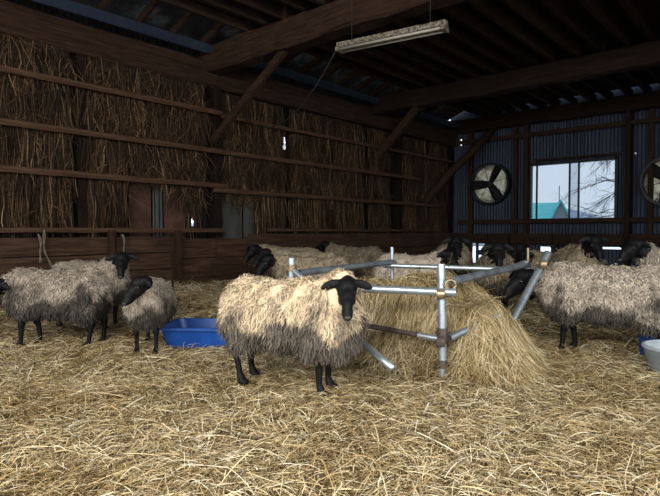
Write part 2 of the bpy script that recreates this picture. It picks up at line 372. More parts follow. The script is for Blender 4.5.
# rails
def rail(pa, pb, x, w_, h_, lab, seed):
    A = onL(*pa, x); B = onL(*pb, x)
    B.z = A.z
    timber('wall_rail', A, B, w_, h_, M_rail, lab, 'rail', 'rails across the straw curtains', .004, 16, seed)
xr = XL + .30
rail((-30, 62), (222, 112), xr, .05, .085, 'highest rail across the left-most straw curtains', 1)
rail((-30, 117), (222, 152), xr, .05, .085, 'second rail from the top across the left-most straw curtains', 2)
rail((-30, 166), (228, 188), xr, .05, .085, 'third rail from the top across the left-most straw curtains', 3)
rail((-30, 230), (224, 231), xr, .05, .07, 'lowest rail on the left, just above the plank wall', 4)
def rail2(pa, px1, x, lab, seed, hh=.08):
    A = onL(*pa, x); B = onL(px1, 200, x); B.z = A.z
    timber('wall_rail', A, B, .05, hh, M_rail, lab, 'rail', 'rails across the straw curtains', .004, 16, seed)
rail2((222, 116), 452, xr + .01, 'highest rail across the middle straw curtains, running to the far corner', 5, .07)
rail2((222, 152), 420, xr - .01, 'second rail from the top across the middle straw curtains', 6)
rail2((214, 190), 440, xr - .01, 'third rail from the top across the middle straw curtains', 7)
rail2((268, 230), 430, xr, 'lowest rail across the middle straw curtains', 8, .06)
# plank walls
def planks(name, y0, y1, x, htop, lab, m, seed, n=4):
    rd = random.Random(seed); b_ = MB(); z = -.05; hh = (htop + .05) / n
    for k in range(n):
        cut = rd.uniform(y0 + .8, y1 - .8)
        for (a_, c_) in ((y0, cut - .006), (cut + .006, y1)):
            b_.box((x + rd.uniform(-.012, .012), (a_ + c_) / 2, z + hh / 2), (.035, c_ - a_, hh - .012), bev=.004)
        z += hh
    o = b_.build(name, m)
    return tag(o, lab, 'plank wall')
yA = onL(178, 236, XL + .3).y
yC = onL(248, 236, XL + .3).y
planks('plank_wall', -3.4, yA - .01, XL + .26, 1.02, 'low wall of weathered brown planks behind the left-hand sheep', M_plank, 3)
planks('plank_wall', yA + .01, yC, XL + .26, .98, 'low solid brown plank wall right of the stub post', M_plank, 5, 3)
planks('plank_wall', yC + .02, YB - .1, XL + .30, 1.06, 'low brown plank wall behind the resting sheep in the far left corner', M_plank, 8, 3)

# joists: run along the barn above the cross beams
rj = random.Random(4)
bays = [(-3.4, 6.0, 'rough joist under the loft floor, in front of the nearest cross beam', 'ceiling joists of the near bay'),
        (6.0, 10.95, 'dark joist under the loft floor between the near and middle cross beams', 'ceiling joists of the middle bay'),
        (10.95, YB, 'dark joist under the loft floor over the far bay by the window', 'ceiling joists of the far bay')]
for y0, y1, lab, grp in bays:
    x = XL + 1.15
    while x < 3.2:
        m_ = WD['midy'] if rj.random() < .4 else WD['darky']
        timber('ceiling_joist', (x + rj.uniform(-.04, .04), y0 + .01, 4.53), (x + rj.uniform(-.04, .04), y1 - .01, 4.53), rj.uniform(.055, .10), rj.uniform(.16, .24), m_, lab, 'joist', grp, .004, 8, int(x * 100))
        x += .42
# short rafters over the plate
k = 0; y = -1.0
while y < YB - .4:
    timber('eaves_rafter', (XL - .25, y, 4.30), (XL + 1.35, y + .02, 4.90), .07, .11, WD['midx'], 'short rafter stub over the beam along the left wall', 'rafter', 'rafter stubs at the left eaves', .004, 3, k)
    y += .62; k += 1
timber('fascia_board', (XL + .38, -3.4, 4.27), (XL + .38, YB - .4, 4.27), .03, .16, M_bluetin, 'grey board running along the eaves above the left wall beam', 'board', None, .003, 12, 2)

# sheets behind the straw
def sheet(px0, px1, y0, y1, m, lab, corr=0):
    a_, c_ = onL(px0, y0, XL + .02), onL(px1, y1, XL + .02)
    z0, z1 = c_.z, a_.z; Ys = np.linspace(a_.y, c_.y, 60); b_ = bmesh.new(); prev = None
    for yv in Ys:
        off = .012 * math.sin(yv / .08 * 2 * math.pi) if corr else .003 * math.sin(yv * 9)
        col = [b_.verts.new((XL + .03 + off, yv, z)) for z in np.linspace(z0, z1, 6)] + [b_.verts.new((XL + .026 + off, yv, z)) for z in np.linspace(z1, z0, 6)]
        if prev:
            for k in range(12): b_.faces.new((prev[k], prev[(k + 1) % 12], col[(k + 1) % 12], col[k]))
        else: b_.faces.new(col)
        prev = col
    b_.faces.new(prev[::-1]); bmesh.ops.recalc_face_normals(b_, faces=b_.faces)
    me = bpy.data.meshes.new('metal_sheet'); b_.to_mesh(me); b_.free()
    return tag(link('metal_sheet', me, m), lab, 'metal sheet')
sheet(128, 151, 170, 244, M_rust, 'left rusty red-brown sheet behind the lowest left rail')
sheet(163, 186, 170, 244, M_rust, 'right rusty red-brown sheet, next to the broad wall post')
sheet(152, 162, 170, 244, M_greysheet, 'narrow grey metal strip between the two rusty sheets', 1)
sheet(84, 97, 170, 244, M_greysheet, 'blue-grey corrugated strip behind the second straw curtain', 1)
sheet(221, 242, 170, 244, M_greysheet, 'pale grey-green sheet just right of the broad wall post')
sheet(243, 262, 170, 244, M_greysheet, 'second pale grey-green sheet under the hanging middle straw')
sheet(399, 412, 170, 240, M_greysheet, 'grey corrugated strip beside the middle bay post', 1)
sheet(424, 430, 170, 240, M_greysheet, 'narrow grey sheet near the far left corner', 1)

# thatch curtains -----------------------------------------------------
def thatch(px0, px1, tiers, lab, seed, dens=150):
    r_ = np.random.default_rng(seed)
    y0, y1 = onL(px0, 200, XL + .15).y, onL(px1, 200, XL + .15).y
    Vs, Qs, off = [], [], 0
    for (ht, hb, bushy) in tiers:
        n = int((y1 - y0) * (ht - hb) * dens * 3.4)
        yy = r_.uniform(y0, y1, n); tuft = .035 * np.sin(yy * 37 + seed) + .03 * np.sin(yy * 17)
        L = np.clip(r_.normal((ht - hb) * .75, .18, n), .18, 1.5)
        top = ht - r_.random(n) ** 1.5 * (ht - hb) * .8
        L = np.minimum(L, top - hb + r_.normal(0, .09, n) + tuft * 1.5); L = np.maximum(L, .12)
        k = 5; t = np.linspace(0, 1, k)[None, :]
        sway = r_.normal(0, .03 + .11 * bushy, n)[:, None]; wob = r_.normal(0, .02 + .04 * bushy, (n, 1))
        xo = r_.uniform(XL + .05, XL + .21, n)[:, None] + r_.normal(.02, .02 + .05 * bushy, (n, 1)) * t
        Px = np.clip(xo, XL + .045, XL + .26); Py = yy[:, None] + sway * t + wob * np.sin(t * 5 + yy[:, None] * 9)
        Pz = top[:, None] - L[:, None] * t
        P = np.stack([Px + 0 * t, Py, Pz], -1)
        a_ = r_.uniform(-1.2, 1.2, n); Wv = np.stack([np.sin(a_), np.cos(a_), 0 * a_], -1)[:, None, :].repeat(k, 1)
        Nv = np.stack([np.cos(a_), -np.sin(a_), 0 * a_], -1)[:, None, :].repeat(k, 1)
        v, q_ = strands(P, Wv, Nv, r_.uniform(.006, .013, n), (.8, 1, 1, .5)); Vs.append(v); Qs.append(q_ + off); off += len(v)
        # tangled cross stems
        n = int((y1 - y0) * (ht - hb) * dens * (.35 + 1.1 * bushy))
        c = np.stack([r_.uniform(XL + .15, XL + .27, n), r_.uniform(y0, y1, n), r_.uniform(hb + .1, ht, n)], -1)
        an = r_.uniform(-1.3, 1.3, n) if bushy else r_.normal(0, .35, n); Ll = r_.uniform(.12, .38, n)
        d = np.stack([r_.normal(0, .06, n), np.sin(an), -np.cos(an)], -1); t3 = t[..., None]
        bend = np.stack([0 * an, r_.normal(0, .08, n), r_.normal(-.06, .05, n)], -1)
        P = c[:, None] + d[:, None] * Ll[:, None, None] * t3 + bend[:, None] * t3 ** 2
        P[..., 0] = np.clip(P[..., 0], XL + .05, XL + .275)
        Wv = unit(np.cross(d, [1., 0, 0]))[:, None].repeat(k, 1); Nv = np.zeros_like(Wv); Nv[..., 0] = 1
        v, q_ = strands(P, Wv, Nv, r_.uniform(.005, .010, n)); Vs.append(v); Qs.append(q_ + off); off += len(v)
    root = empty('straw_curtain', (0, 0, 0)); tag(root, lab, 'straw curtain', 'straw curtains on the left wall')
    o = from_arrays('stems', np.concatenate(Vs), np.concatenate(Qs), M_reed, root); o['kind'] = 'stuff'
    hb = min(t[1] for t in tiers) + .18; ht = max(t[0] for t in tiers)
    nb = 14; b_ = MB(); 
    for k in range(nb):
        ya = y0 + (y1 - y0) * (k + .5) / nb; ln_ = r_.uniform(0, .25)
        b_.tube([(XL + .10, ya, ht), (XL + .13, ya, (ht + hb) / 2), (XL + .11, ya, hb + ln_)], [(y1 - y0) / nb * .5, (y1 - y0) / nb * .55, .02], 6)
    b_.build('bundle_core', M_reedb, root)
    ys_ = [y0, y1]
    c = Vector((XL + .15, (y0 + y1) / 2, hb))
    root.location = c
    for ch in [k for k in bpy.data.objects if k.parent == root]: ch.location = -c
    return root
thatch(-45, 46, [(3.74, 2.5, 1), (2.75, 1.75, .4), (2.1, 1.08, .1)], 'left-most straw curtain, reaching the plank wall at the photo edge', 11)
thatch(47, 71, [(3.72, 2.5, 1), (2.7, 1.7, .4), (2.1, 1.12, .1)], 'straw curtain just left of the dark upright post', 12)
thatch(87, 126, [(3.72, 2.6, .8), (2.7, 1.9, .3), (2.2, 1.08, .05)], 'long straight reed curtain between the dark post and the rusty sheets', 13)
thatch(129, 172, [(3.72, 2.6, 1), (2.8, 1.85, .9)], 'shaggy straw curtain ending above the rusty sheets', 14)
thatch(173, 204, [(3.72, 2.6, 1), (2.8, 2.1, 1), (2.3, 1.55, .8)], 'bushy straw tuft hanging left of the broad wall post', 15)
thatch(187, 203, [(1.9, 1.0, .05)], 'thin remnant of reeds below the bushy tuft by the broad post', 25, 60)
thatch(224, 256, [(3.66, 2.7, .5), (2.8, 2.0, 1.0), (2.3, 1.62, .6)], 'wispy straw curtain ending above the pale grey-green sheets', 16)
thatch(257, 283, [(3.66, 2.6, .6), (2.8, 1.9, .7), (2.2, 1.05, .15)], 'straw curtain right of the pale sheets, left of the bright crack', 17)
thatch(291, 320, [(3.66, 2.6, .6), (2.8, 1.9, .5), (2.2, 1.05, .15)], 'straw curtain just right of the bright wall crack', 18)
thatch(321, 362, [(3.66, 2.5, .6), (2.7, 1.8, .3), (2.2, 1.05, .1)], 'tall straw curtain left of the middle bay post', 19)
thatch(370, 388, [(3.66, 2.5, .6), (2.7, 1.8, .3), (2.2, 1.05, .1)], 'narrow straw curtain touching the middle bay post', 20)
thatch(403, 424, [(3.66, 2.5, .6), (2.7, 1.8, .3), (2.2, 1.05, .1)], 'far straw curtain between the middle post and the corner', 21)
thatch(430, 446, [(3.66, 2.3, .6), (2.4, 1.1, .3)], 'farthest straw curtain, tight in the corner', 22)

# back wall timbers ----------------------------------------------------
for px, w_, lab in ((470, .12, 'thin upright left of the round wall fan'), (515, .14, 'slim upright between the round wall fan and the window'), (526, .22, 'brown post against the left side of the window'), (628, .34, 'thick dark post right of the window'), (650, .12, 'thin upright behind the right-hand wall fan')):
    pp = onB(px, 200, YB - .06)
    timber('wall_post', (pp.x, YB - .02, 0), (pp.x, YB - .02, 4.2), w_, .12, WD['midz'] if w_ < .3 else WD['darkz'], lab, 'post', 'posts along the back wall', .006, 12, px)
for (pa, pb, hh, lab) in (((458, 143), (700, 130), .12, 'top cross rail of the blue back wall'), ((458, 222), (700, 221), .12, 'cross rail level with the window sill'), ((533, 160.5), (622, 158), .05, 'lintel rail over the window'), ((458, 238), (700, 238), .28, 'wide board of the back wall above the bright gaps'), ((458, 266), (700, 266), .2, 'bottom board of the back wall')):
    A, B = onB(*pa, YB - .10), onB(*pb, YB - .10); z = A.z
    timber('wall_board', (A.x, YB - .10, z), (B.x, YB - .10, z), .04, hh, WD['midx'], lab, 'board', 'cross boards on the back wall', .004, 16, int(pa[1]))
fen = empty('slat_fence', (onB(540, 245).x, YB - .145, .2)); tag(fen, 'low fence of upright brown slats crossing the bright gaps under the window', 'fence')
for k, px in enumerate((466, 487, 509, 552, 567.5, 590)):
    A = onB(px, 245, YB - .14)
    MB().bar(Vector((A.x, YB - .145, .2)) - fen.location, Vector((A.x, YB - .145, 1.05)) - fen.location, .08, .03, .003, 4, k).build('slat', WD['midz'], fen)

# window ---------------------------------------------------------------
win = empty('window_1', ((WX0 + WX1) / 2, YB + .02, WZ0)); tag(win, 'wide two-pane sliding window with black frame in the blue back wall', None, kind='structure')
b_ = MB(); cx = (WX0 + WX1) / 2; ww = WX1 - WX0; hz = WZ1 - WZ0; c0 = Vector(win.location)
for (x, z, dx, dz) in ((WX0, (WZ0 + WZ1) / 2, .07, hz + .1), (WX1, (WZ0 + WZ1) / 2, .07, hz + .1), (cx, WZ0, ww + .07, .08), (cx, WZ1, ww + .07, .08)):
    b_.box(Vector((x, YB + .0, z)) - c0, (dx, .14, dz), bev=.008)
b_.build('window_frame', M_frame, win)
def wx(px): return onB(px, 190, YB).x
def sashbar(px, w_=.045):
    MB().box(Vector((wx(px), YB + .02, (WZ0 + WZ1) / 2)) - c0, (w_, .05, hz), bev=.006).build('sash_bar', M_frame, win)
for px in (536.6, 569.3, 578.5): sashbar(px)
def pane(a_, c_, y, m):
    MB().box(Vector(((wx(a_) + wx(c_)) / 2, y, (WZ0 + WZ1) / 2)) - c0, (wx(c_) - wx(a_), .005, hz), None).build('pane', m, win)
pane(537, 569, YB + .05, M_glass); pane(570, 578, YB + .03, M_glass2); pane(579, 616, YB + .05, M_glass); pane(531, 536, YB + .05, M_glass)

# fans -----------------------------------------------------------------
def fan(c, spin, lab):
    root = empty('wall_fan', (c.x, YB - .02, c.z)); tag(root, lab, 'fan', 'round wall fans')
    def ring(r0, r1, y0, y1, name, m, n=48):
        bm = bmesh.new(); R_ = []
        for k in range(n):
            a = 2 * math.pi * k / n; ca, sa = math.cos(a), math.sin(a)
            R_.append([bm.verts.new((r * ca, y, r * sa)) for r, y in ((r0, y0), (r1, y0), (r1, y1), (r0, y1))])
        for k in range(n):
            A, B = R_[k], R_[(k + 1) % n]
            for j in range(4): bm.faces.new((A[j], A[(j + 1) % 4], B[(j + 1) % 4], B[j]))
        bmesh.ops.recalc_face_normals(bm, faces=bm.faces)
        me = bpy.data.meshes.new(name); bm.to_mesh(me); bm.free(); return link(name, me, m, root)
    ring(FR - .04, FR + .02, -.12, .12, 'fan_housing', M_frame)
    bm = bmesh.new(); bmesh.ops.create_cone(bm, cap_ends=True, segments=48, radius1=FR - .03, radius2=FR - .03, depth=.006, matrix=Matrix.Translation((0, .10, 0)) @ Matrix.Rotation(R(90), 4, 'X'))
    me = bpy.data.meshes.new('shutter'); bm.to_mesh(me); bm.free(); link('shutter', me, M_shut, root)
    MB().tube([(0, -.10, 0), (0, -.08, 0), (0, .06, 0)], [.04, .085, .085], 20).build('hub', M_black, root, True)
    for k in range(3):
        a0 = spin + k * 2 * math.pi / 3; bm = bmesh.new(); g = []
        for ir in range(7):
            r = .05 + (FR - .09) * ir / 6; hw_ = .20 + .03 * math.sin(ir)
            wdt = .085 + .05 * math.sin(ir / 6 * 2.2)
            row = []
            for s_ in (-1, -.33, .33, 1):
                da = s_ * wdt / 1.0
                x = r * math.cos(a0) - da * math.sin(a0); z = r * math.sin(a0) + da * math.cos(a0)
                row.append(bm.verts.new((x, -.02 + s_ * .035, z)))
            g.append(row)
        for A, B in zip(g, g[1:]):
            for j in range(3): bm.faces.new((A[j], A[j + 1], B[j + 1], B[j]))
        r_ = bmesh.ops.solidify(bm, geom=bm.faces[:], thickness=.006)
        me = bpy.data.meshes.new('blade'); bm.to_mesh(me); bm.free(); link('blade', me, M_black, root, True)
    b_ = MB()
    for k in range(8):
        a = 2 * math.pi * k / 8 + .25; b_.tube([(.05 * math.cos(a), -.11, .05 * math.sin(a)), ((FR - .02) * math.cos(a), -.11, (FR - .02) * math.sin(a))], .008, 6)
    for rr in (.2, .38, .5):
        b_.tube([(rr * math.cos(t), -.11, rr * math.sin(t)) for t in np.linspace(0, 2 * math.pi, 33)], .003, 5)
    b_.build('guard', M_black, root)
    return root
fan(fanc[0], R(62), 'round wall fan with pale shutter and dark blades, left of the window')
fan(fanc[1], R(20), 'round wall fan cut by the right edge of the photo')

# strip light ----------------------------------------------------------
A = atz(338, 49, 7.3); B = atz(447, 25, 6.5); cc = (A + B) / 2; d = B - A; Lf = d.length; d.z = 0
ang = math.atan2(d.y, d.x)
fx = empty('strip_light', (cc.x, cc.y, (A.z + B.z) / 2), ang); tag(fx, 'unlit double-tube strip light with chipped white paint hung under the loft', 'ceiling light')
MB().box((0, 0, .03), (Lf, .10, .07), bev=.01).box((0, 0, -.02), (Lf * .98, .05, .05), bev=.008).build('light_body', M_paint, fx)
for s_ in (-1, 1):
    MB().tube([(-Lf / 2 + .06, s_ * .062, -.035), (Lf / 2 - .06, s_ * .062, -.035)], .016, 12).build('tube', M_tube, fx, True)
    MB().box((s_ * (Lf / 2 - .03), 0, -.03), (.05, .17, .055), bev=.006).build('lamp_holder', M_paint, fx)
    MB().tube([(s_ * Lf * .36, 0, .06), (s_ * Lf * .36, 0, 4.45 - fx.location.z)], .004, 6).build('hanger', M_black, fx)
# cable
e0 = fx.matrix_basis @ Vector((-Lf / 2, 0, .03)); e1 = onL(244, 117, XL + .35)
pts = [e0.lerp(e1, t) + Vector((0, 0, -.55 * 4 * t * (1 - t))) for t in np.linspace(0, 1, 16)]
tag(MB().tube(pts, .009, 6).build('power_cable', M_black, smooth=True), 'dark cable sagging from the strip light to the left wall', 'cable')

# outside --------------------------------------------------------------
g = MB().box((-20, YB + 215, -.35), (700, 420, .4)).build('floor_outside', M_snow); g['kind'] = 'structure'
bm = bmesh.new(); rowp = None
for k in range(81):
    x = -420 + k * 7.5; hgt = 13 + 5 * math.sin(k * .23) + 3 * math.sin(k * .61 + 1)
    col = [bm.verts.new((x, 270, 0)), bm.verts.new((x, 300, hgt * .8)), bm.verts.new((x, 330, hgt)), bm.verts.new((x, 420, hgt * .4))]
    if rowp:
        for j in range(3): bm.faces.new((rowp[j], rowp[j + 1], col[j + 1], col[j]))
    rowp = col
me = bpy.data.meshes.new('distant_hills'); bm.to_mesh(me); bm.free(); o = link('distant_hills', me, M_hill, smooth=True); tag(o, 'low hazy blue hills on the horizon seen through the window', 'hills')
# house
hp0 = hit(560, 219, 1, 46.0); hs = 46.0 / 15.2
house = empty('house', (hp0.x, 46, -.1), R(21)); tag(house, 'small house with turquoise roof seen through the left window pane', 'house')
eav, rdg = 3.6, hit(559, 199.5, 1, 46).z
gw = 3.5
def prism(name, pts, y0, y1, m):
    bm = bmesh.new(); A = [bm.verts.new((p[0], y0, p[1])) for p in pts]; B = [bm.verts.new((p[0], y1, p[1])) for p in pts]; n = len(pts)
    for k in range(n): bm.faces.new((A[k], A[(k + 1) % n], B[(k + 1) % n], B[k]))
    bm.faces.new(A[::-1]); bm.faces.new(B); bmesh.ops.recalc_face_normals(bm, faces=bm.faces)
    me = bpy.data.meshes.new(name); bm.to_mesh(me); bm.free(); return link(name, me, m, house)
prism('wall', [(-.95, 0), (.95, 0), (.95, 1.7), (0, rdg - .15), (-.95, 1.7)], -.9, 4, M_gable)
prism('gable_roof', [(-1.2, 1.5), (0, rdg + .1), (1.2, 1.5), (1.1, 1.4), (0, rdg - .1), (-1.1, 1.4)], -1.1, 4.2, M_turq)
prism('side_roof', [(-9, 2.1), (-9, 2.2), (-8.6, 2.2), (-1.0, 2.2), (-1.0, 2.1)], 0, 6, M_turq)
bm = bmesh.new(); v = [bm.verts.new(c) for c in ((-9, -.4, 1.9), (0.1, -.4, 1.9), (.1, 3, rdg), (-9, 3, rdg), (-9, 6.4, 1.9), (.1, 6.4, 1.9))]
bm.faces.new((v[0], v[1], v[2], v[3])); bm.faces.new((v[3], v[2], v[5], v[4])); bm.faces.new((v[0], v[3], v[4])); bm.faces.new((v[1], v[5], v[2])); bm.faces.new((v[0], v[4], v[5], v[1]))
me = bpy.data.meshes.new('main_roof'); bm.to_mesh(me); bm.free(); link('main_roof', me, M_turq, house)
MB().box((-4.5, 3, 1.0), (8.8, 6, 2.0)).build('main_wall', M_gable, house)
MB().tube([(-.1, -.4, rdg - .1), (-.1, -.4, rdg + 1.2)], .03, 6).build('aerial', M_bark, house)
# tree
tr_ = onB(625, 219); tY = 24.0; base = hit(645, 240, 1, tY); base.z = -.1
tree = empty('bare_tree', base); tag(tree, 'bare twiggy tree outside the right window pane', 'tree')
rt = random.Random(12); bt = MB()
trunk = [Vector((0, 0, 0)), Vector((.1, 0, 1.5)), Vector((.0, .1, 3)), Vector((.15, 0, 5.5))]
MB().tube(trunk, [.16, .13, .10, .06], 8).build('trunk', M_bark, tree, True)
def branch(p, d, L, r, dep):
    pts = [p]; 
    for k in range(4):
        d = (d + Vector((rt.uniform(-.3, .3), rt.uniform(-.3, .3), rt.uniform(-.35, .22)))).normalized(); pts.append(pts[-1] + d * L / 4)
    bt.tube(pts, [r, r * .85, r * .7, r * .55, r * .4], 5)
    if dep:
        for k in range(4): branch(pts[rt.randint(1, 4)], (d + Vector((rt.uniform(-.9, .7), rt.uniform(-.5, .5), rt.uniform(-.9, .6)))).normalized(), L * rt.uniform(.45, .7), r * .5, dep - 1)
for k in range(9): branch(Vector((.05, 0, 1.8 + k * .4)), Vector((-1, rt.uniform(-.4, .3), rt.uniform(-.15, .5))).normalized(), rt.uniform(1.3, 2.0), .03, 3)
bt.build('branches', M_bark, tree)['kind'] = 'stuff'

# ------------------------------------------------------------ feeder
PA = W(.82, 3.93); PB = W(1.95, 5.2); PC = W(.62, 5.6); PD = W(-.31, 4.45)
root = empty('hay_feeder', W(.85, 4.75)); tag(root, 'four-cornered hay feeder frame of clamped galvanised pipes around the straw heap', 'feeder')
c0 = Vector(root.location)
def pipe(name, p0, p1, r, m, lab=None, ends=True):
    d = (p1 - p0).normalized(); q0, q1 = p0 - c0, p1 - c0
    b_ = MB(); 
    # hollow ends
    b_.tube([q0 + d * .02, q0, q0, q1, q1, q1 - d * .02], [r * .82, r * .82, r, r, r * .82, r * .82], 18)
    o = b_.build(name, m, root, True)
    if lab: o['label'] = lab
    md = o.modifiers.new('edges', 'EDGE_SPLIT')
    return o
def clamp(p, d, r, parent, d2=None, m=None):
    m = m or M_brass
    d = Vector(d).normalized(); a_ = d.orthogonal().normalized(); b2 = d.cross(a_)
    q = p - c0; b_ = MB()
    b_.tube([q - d * .030, q - d * .028, q - d * .008, q + d * .008, q + d * .028, q + d * .030], [r + .001, r + .009, r + .009, r + .009, r + .009, r + .001], 16)
    rot = d.to_track_quat('Z', 'Y').to_matrix()
    b_.box(q + a_ * (r + .012), (.024, .02, .036), rot, .004)
    b_.box(q - a_ * (r + .010), (.02, .018, .03), rot, .004)
    if d2 is not None:
        d2 = Vector(d2).normalized(); q2 = q + d.cross(d2).normalized() * (2 * r + .006)
        b_.tube([q2 - d2 * .03, q2 - d2 * .028, q2 + d2 * .028, q2 + d2 * .03], [r + .001, r + .009, r + .009, r + .001], 16)
    b_.build('clamp', m, root)
    s_ = MB(); 
    s_.tube([q + a_ * (r + .02) - b2 * .05, q + a_ * (r + .02) + b2 * .055], .006, 8).tube([q + a_ * (r + .02) + b2 * .035, q + a_ * (r + .02) + b2 * .05], .013, 6)
    s_.build('bolt', m, root)
def Z(p, h): return Vector((p.x, p.y, h))
pr = .029
AL, AH = atz(443, 384, 3.9), atz(441, 264, 3.93)
pipe('post', AL, AH, pr, M_galv)
pipe('post', atz(504, 337, 4.5), atz(548, 253, 4.95), pr * 1.15, M_galvd, 'leaning dark grey post')
pipe('post', atz(392.5, 300, 5.6), atz(392, 247, 5.6), .018, M_galv)
pipe('post', atz(292, 300, 4.45), atz(291.5, 258, 4.45), pr, M_galv)
# rails
yr = 291
pipe('top_rail', atz(456, 292.5, 3.86), atz(340, 287.5, 4.14), pr, M_galv)
pipe('top_rail', atz(453, 281, 3.94), atz(528, 264, 5.12), pr * 1.05, M_galvd, 'dark weathered rail')
pipe('top_rail', atz(384, 265.5, 5.52), atz(532, 270, 5.10), .024, M_galv)
pipe('top_rail', atz(299, 273, 4.5), atz(392, 262, 5.5), pr, M_galvd)
pipe('brace', atz(295, 271, 4.42), atz(322, 297, 4.2), .024, M_galv)
pipe('brace', atz(500, 271, 5.0), atz(526, 262.5, 5.05), .024, M_galv)
pipe('low_rail', atz(352, 323, 4.35), atz(424, 336, 3.98), .02, M_rustpipe, 'rusty dark low rail')
pipe('low_rail', atz(418, 335, 3.99), atz(441, 339, 3.90), .021, M_galv)
pipe('low_rail', atz(450, 338, 3.90), atz(500, 315, 4.10), .026, M_galvd)
up = Vector((0, 0, 1))
clamp(atz(441.8, 293, 3.93), up, pr, root, W(-1, .3) - W(0, 0))
clamp(atz(441.8, 340, 3.91), up, pr, root, W(-1, .3) - W(0, 0), M_rustpipe)
clamp(atz(442, 332, 3.91), up, pr, root, None, M_rustpipe)
clamp(atz(442.6, 364, 3.9), up, pr * .8, root, None, M_rustpipe)
clamp(atz(392, 263, 5.6), up, .02, root, W(1, 0) - W(0, 0))
clamp(atz(292, 268, 4.45), up, pr, root)
clamp(atz(540, 268, 4.87), atz(548, 253, 4.95) - atz(504, 337, 4.5), pr, root, W(-1, 0) - W(0, 0))
# ring coupler facing the viewer beside the near post
pp = atz(450.5, 285, 3.88) - c0; nrm = W(0, 1) - W(0, 0); a_ = W(1, 0) - W(0, 0)
MB().tube([pp + (a_ * math.cos(t) + up * math.sin(t)) * .036 for t in np.linspace(0, 2 * math.pi, 25)], .011, 8).build('coupler_ring', M_brass, root, True)
pipe('bolt_stem', atz(528, 262, 5.05), atz(528, 248, 5.05), .012, M_brass)
# foot plate under the near post
MB().tube([atz(443, 388, 3.9) - c0, atz(443, 380, 3.9) - c0], [.06, .045], 8).build('foot_socket', M_rustpipe, root)
# loose pipe
p0, p1 = atz(371, 350, 3.95), atz(393, 369, 3.72)
d = (p1 - p0).normalized()
tag(MB().tube([p0 - d * .3, p0, p1], .026, 14).build('steel_pipe', M_galv, smooth=True), 'short pale grey pipe lying half buried in straw right of the central sheep', 'pipe')

# ------------------------------------------------------------ tubs
def tray():
    rt_ = empty('feed_tray', W(-1.17, 5.17, G(*W(-1.17, 5.17)[:2])), YAW + R(-4)); tag(rt_, 'low rectangular blue plastic feed tray behind the central sheep', 'tray')
    Lx, Ly, hh = .39, .27, .20
    def rr(sx, sy2, z, n=6, rad=.07):
        out = []
        for (cx_, cy_, a0) in ((sx - rad, sy2 - rad, 0), (-sx + rad, sy2 - rad, 90), (-sx + rad, -sy2 + rad, 180), (sx - rad, -sy2 + rad, 270)):
            for k in range(n): t = R(a0 + 90 * k / (n - 1)); out.append((cx_ + rad * math.cos(t), cy_ + rad * math.sin(t), z))
        return out
    prof = [rr(Lx * .86, Ly * .84, 0), rr(Lx, Ly, hh), rr(Lx + .025, Ly + .025, hh), rr(Lx + .025, Ly + .025, hh - .02), rr(Lx + .018, Ly + .018, hh - .02), rr(Lx + .018, Ly + .018, hh + .006), rr(Lx - .008, Ly - .008, hh + .006), rr(Lx * .84, Ly * .82, .015)]
    bm = bmesh.new(); rings = [[bm.verts.new(p) for p in r_] for r_ in prof]; n = len(rings[0])
    for A, B in zip(rings, rings[1:]):
        for k in range(n): bm.faces.new((A[k], A[(k + 1) % n], B[(k + 1) % n], B[k]))
    bm.faces.new(rings[0][::-1]); bm.faces.new(rings[-1]); bmesh.ops.recalc_face_normals(bm, faces=bm.faces)
    me = bpy.data.meshes.new('tray_shell'); bm.to_mesh(me); bm.free(); link('tray_shell', me, M_blue, rt_)
tray()
def lathe(prof, m, name, parent, n=36):
    bm = bmesh.new(); rings = [[bm.verts.new((r * math.cos(2 * math.pi * k / n), r * math.sin(2 * math.pi * k / n), z)) for k in range(n)] for r, z in prof]
    for A, B in zip(rings, rings[1:]):
        for k in range(n): bm.faces.new((A[k], A[(k + 1) % n], B[(k + 1) % n], B[k]))
    bm.faces.new(rings[0][::-1]); bm.faces.new(rings[-1]); bmesh.ops.recalc_face_normals(bm, faces=bm.faces)
    me = bpy.data.meshes.new(name); bm.to_mesh(me); bm.free(); return link(name, me, m, parent, True)
c_ = W(2.72, 4.12); t_ = empty('water_tub', (c_.x, c_.y, G(c_.x, c_.y))); tag(t_, 'round pale grey plastic tub in the straw at the right edge', 'tub')
lathe([(.24, 0), (.27, .22), (.285, .225), (.285, .245), (.26, .245), (.235, .02)], M_tub, 'tub_shell', t_)
c_ = W(2.98, 4.68); t_ = empty('blue_barrel', (c_.x, c_.y, G(c_.x, c_.y))); tag(t_, 'blue plastic barrel behind the grey tub at the right edge', 'barrel')
lathe([(.22, 0), (.25, .02), (.25, .15), (.262, .17), (.25, .19), (.25, .36), (.262, .38), (.262, .41), (.24, .41), (.23, .04)], M_blue, 'barrel_shell', t_)

# twine on the planks
for k, (px, y0, y1, sw) in enumerate(((38, 234, 262, .02), (44, 230, 266, -.03), (122, 234, 262, .02))):
    A = onL(px, y0, XL + .36); L = (y1 - y0) * .0142
    pts = [A + Vector((0, sw * math.sin(t * 4) + .03 * t * (1 if k != 1 else 2), -L * t)) for t in np.linspace(0, 1, 9)]
    b_ = MB().tube(pts, .008, 6).tube([p + Vector((.01, .02 * math.sin(j), 0)) for j, p in enumerate(pts)], .006, 6)
    tag(b_.build('twine', M_rope, smooth=True), ['left strand of pale twine hanging from the lowest rail above the left sheep', 'right, frayed strand of pale twine above the left sheep', 'pale twine hanging behind the small sheep'][k], 'twine', 'twine on the plank wall')

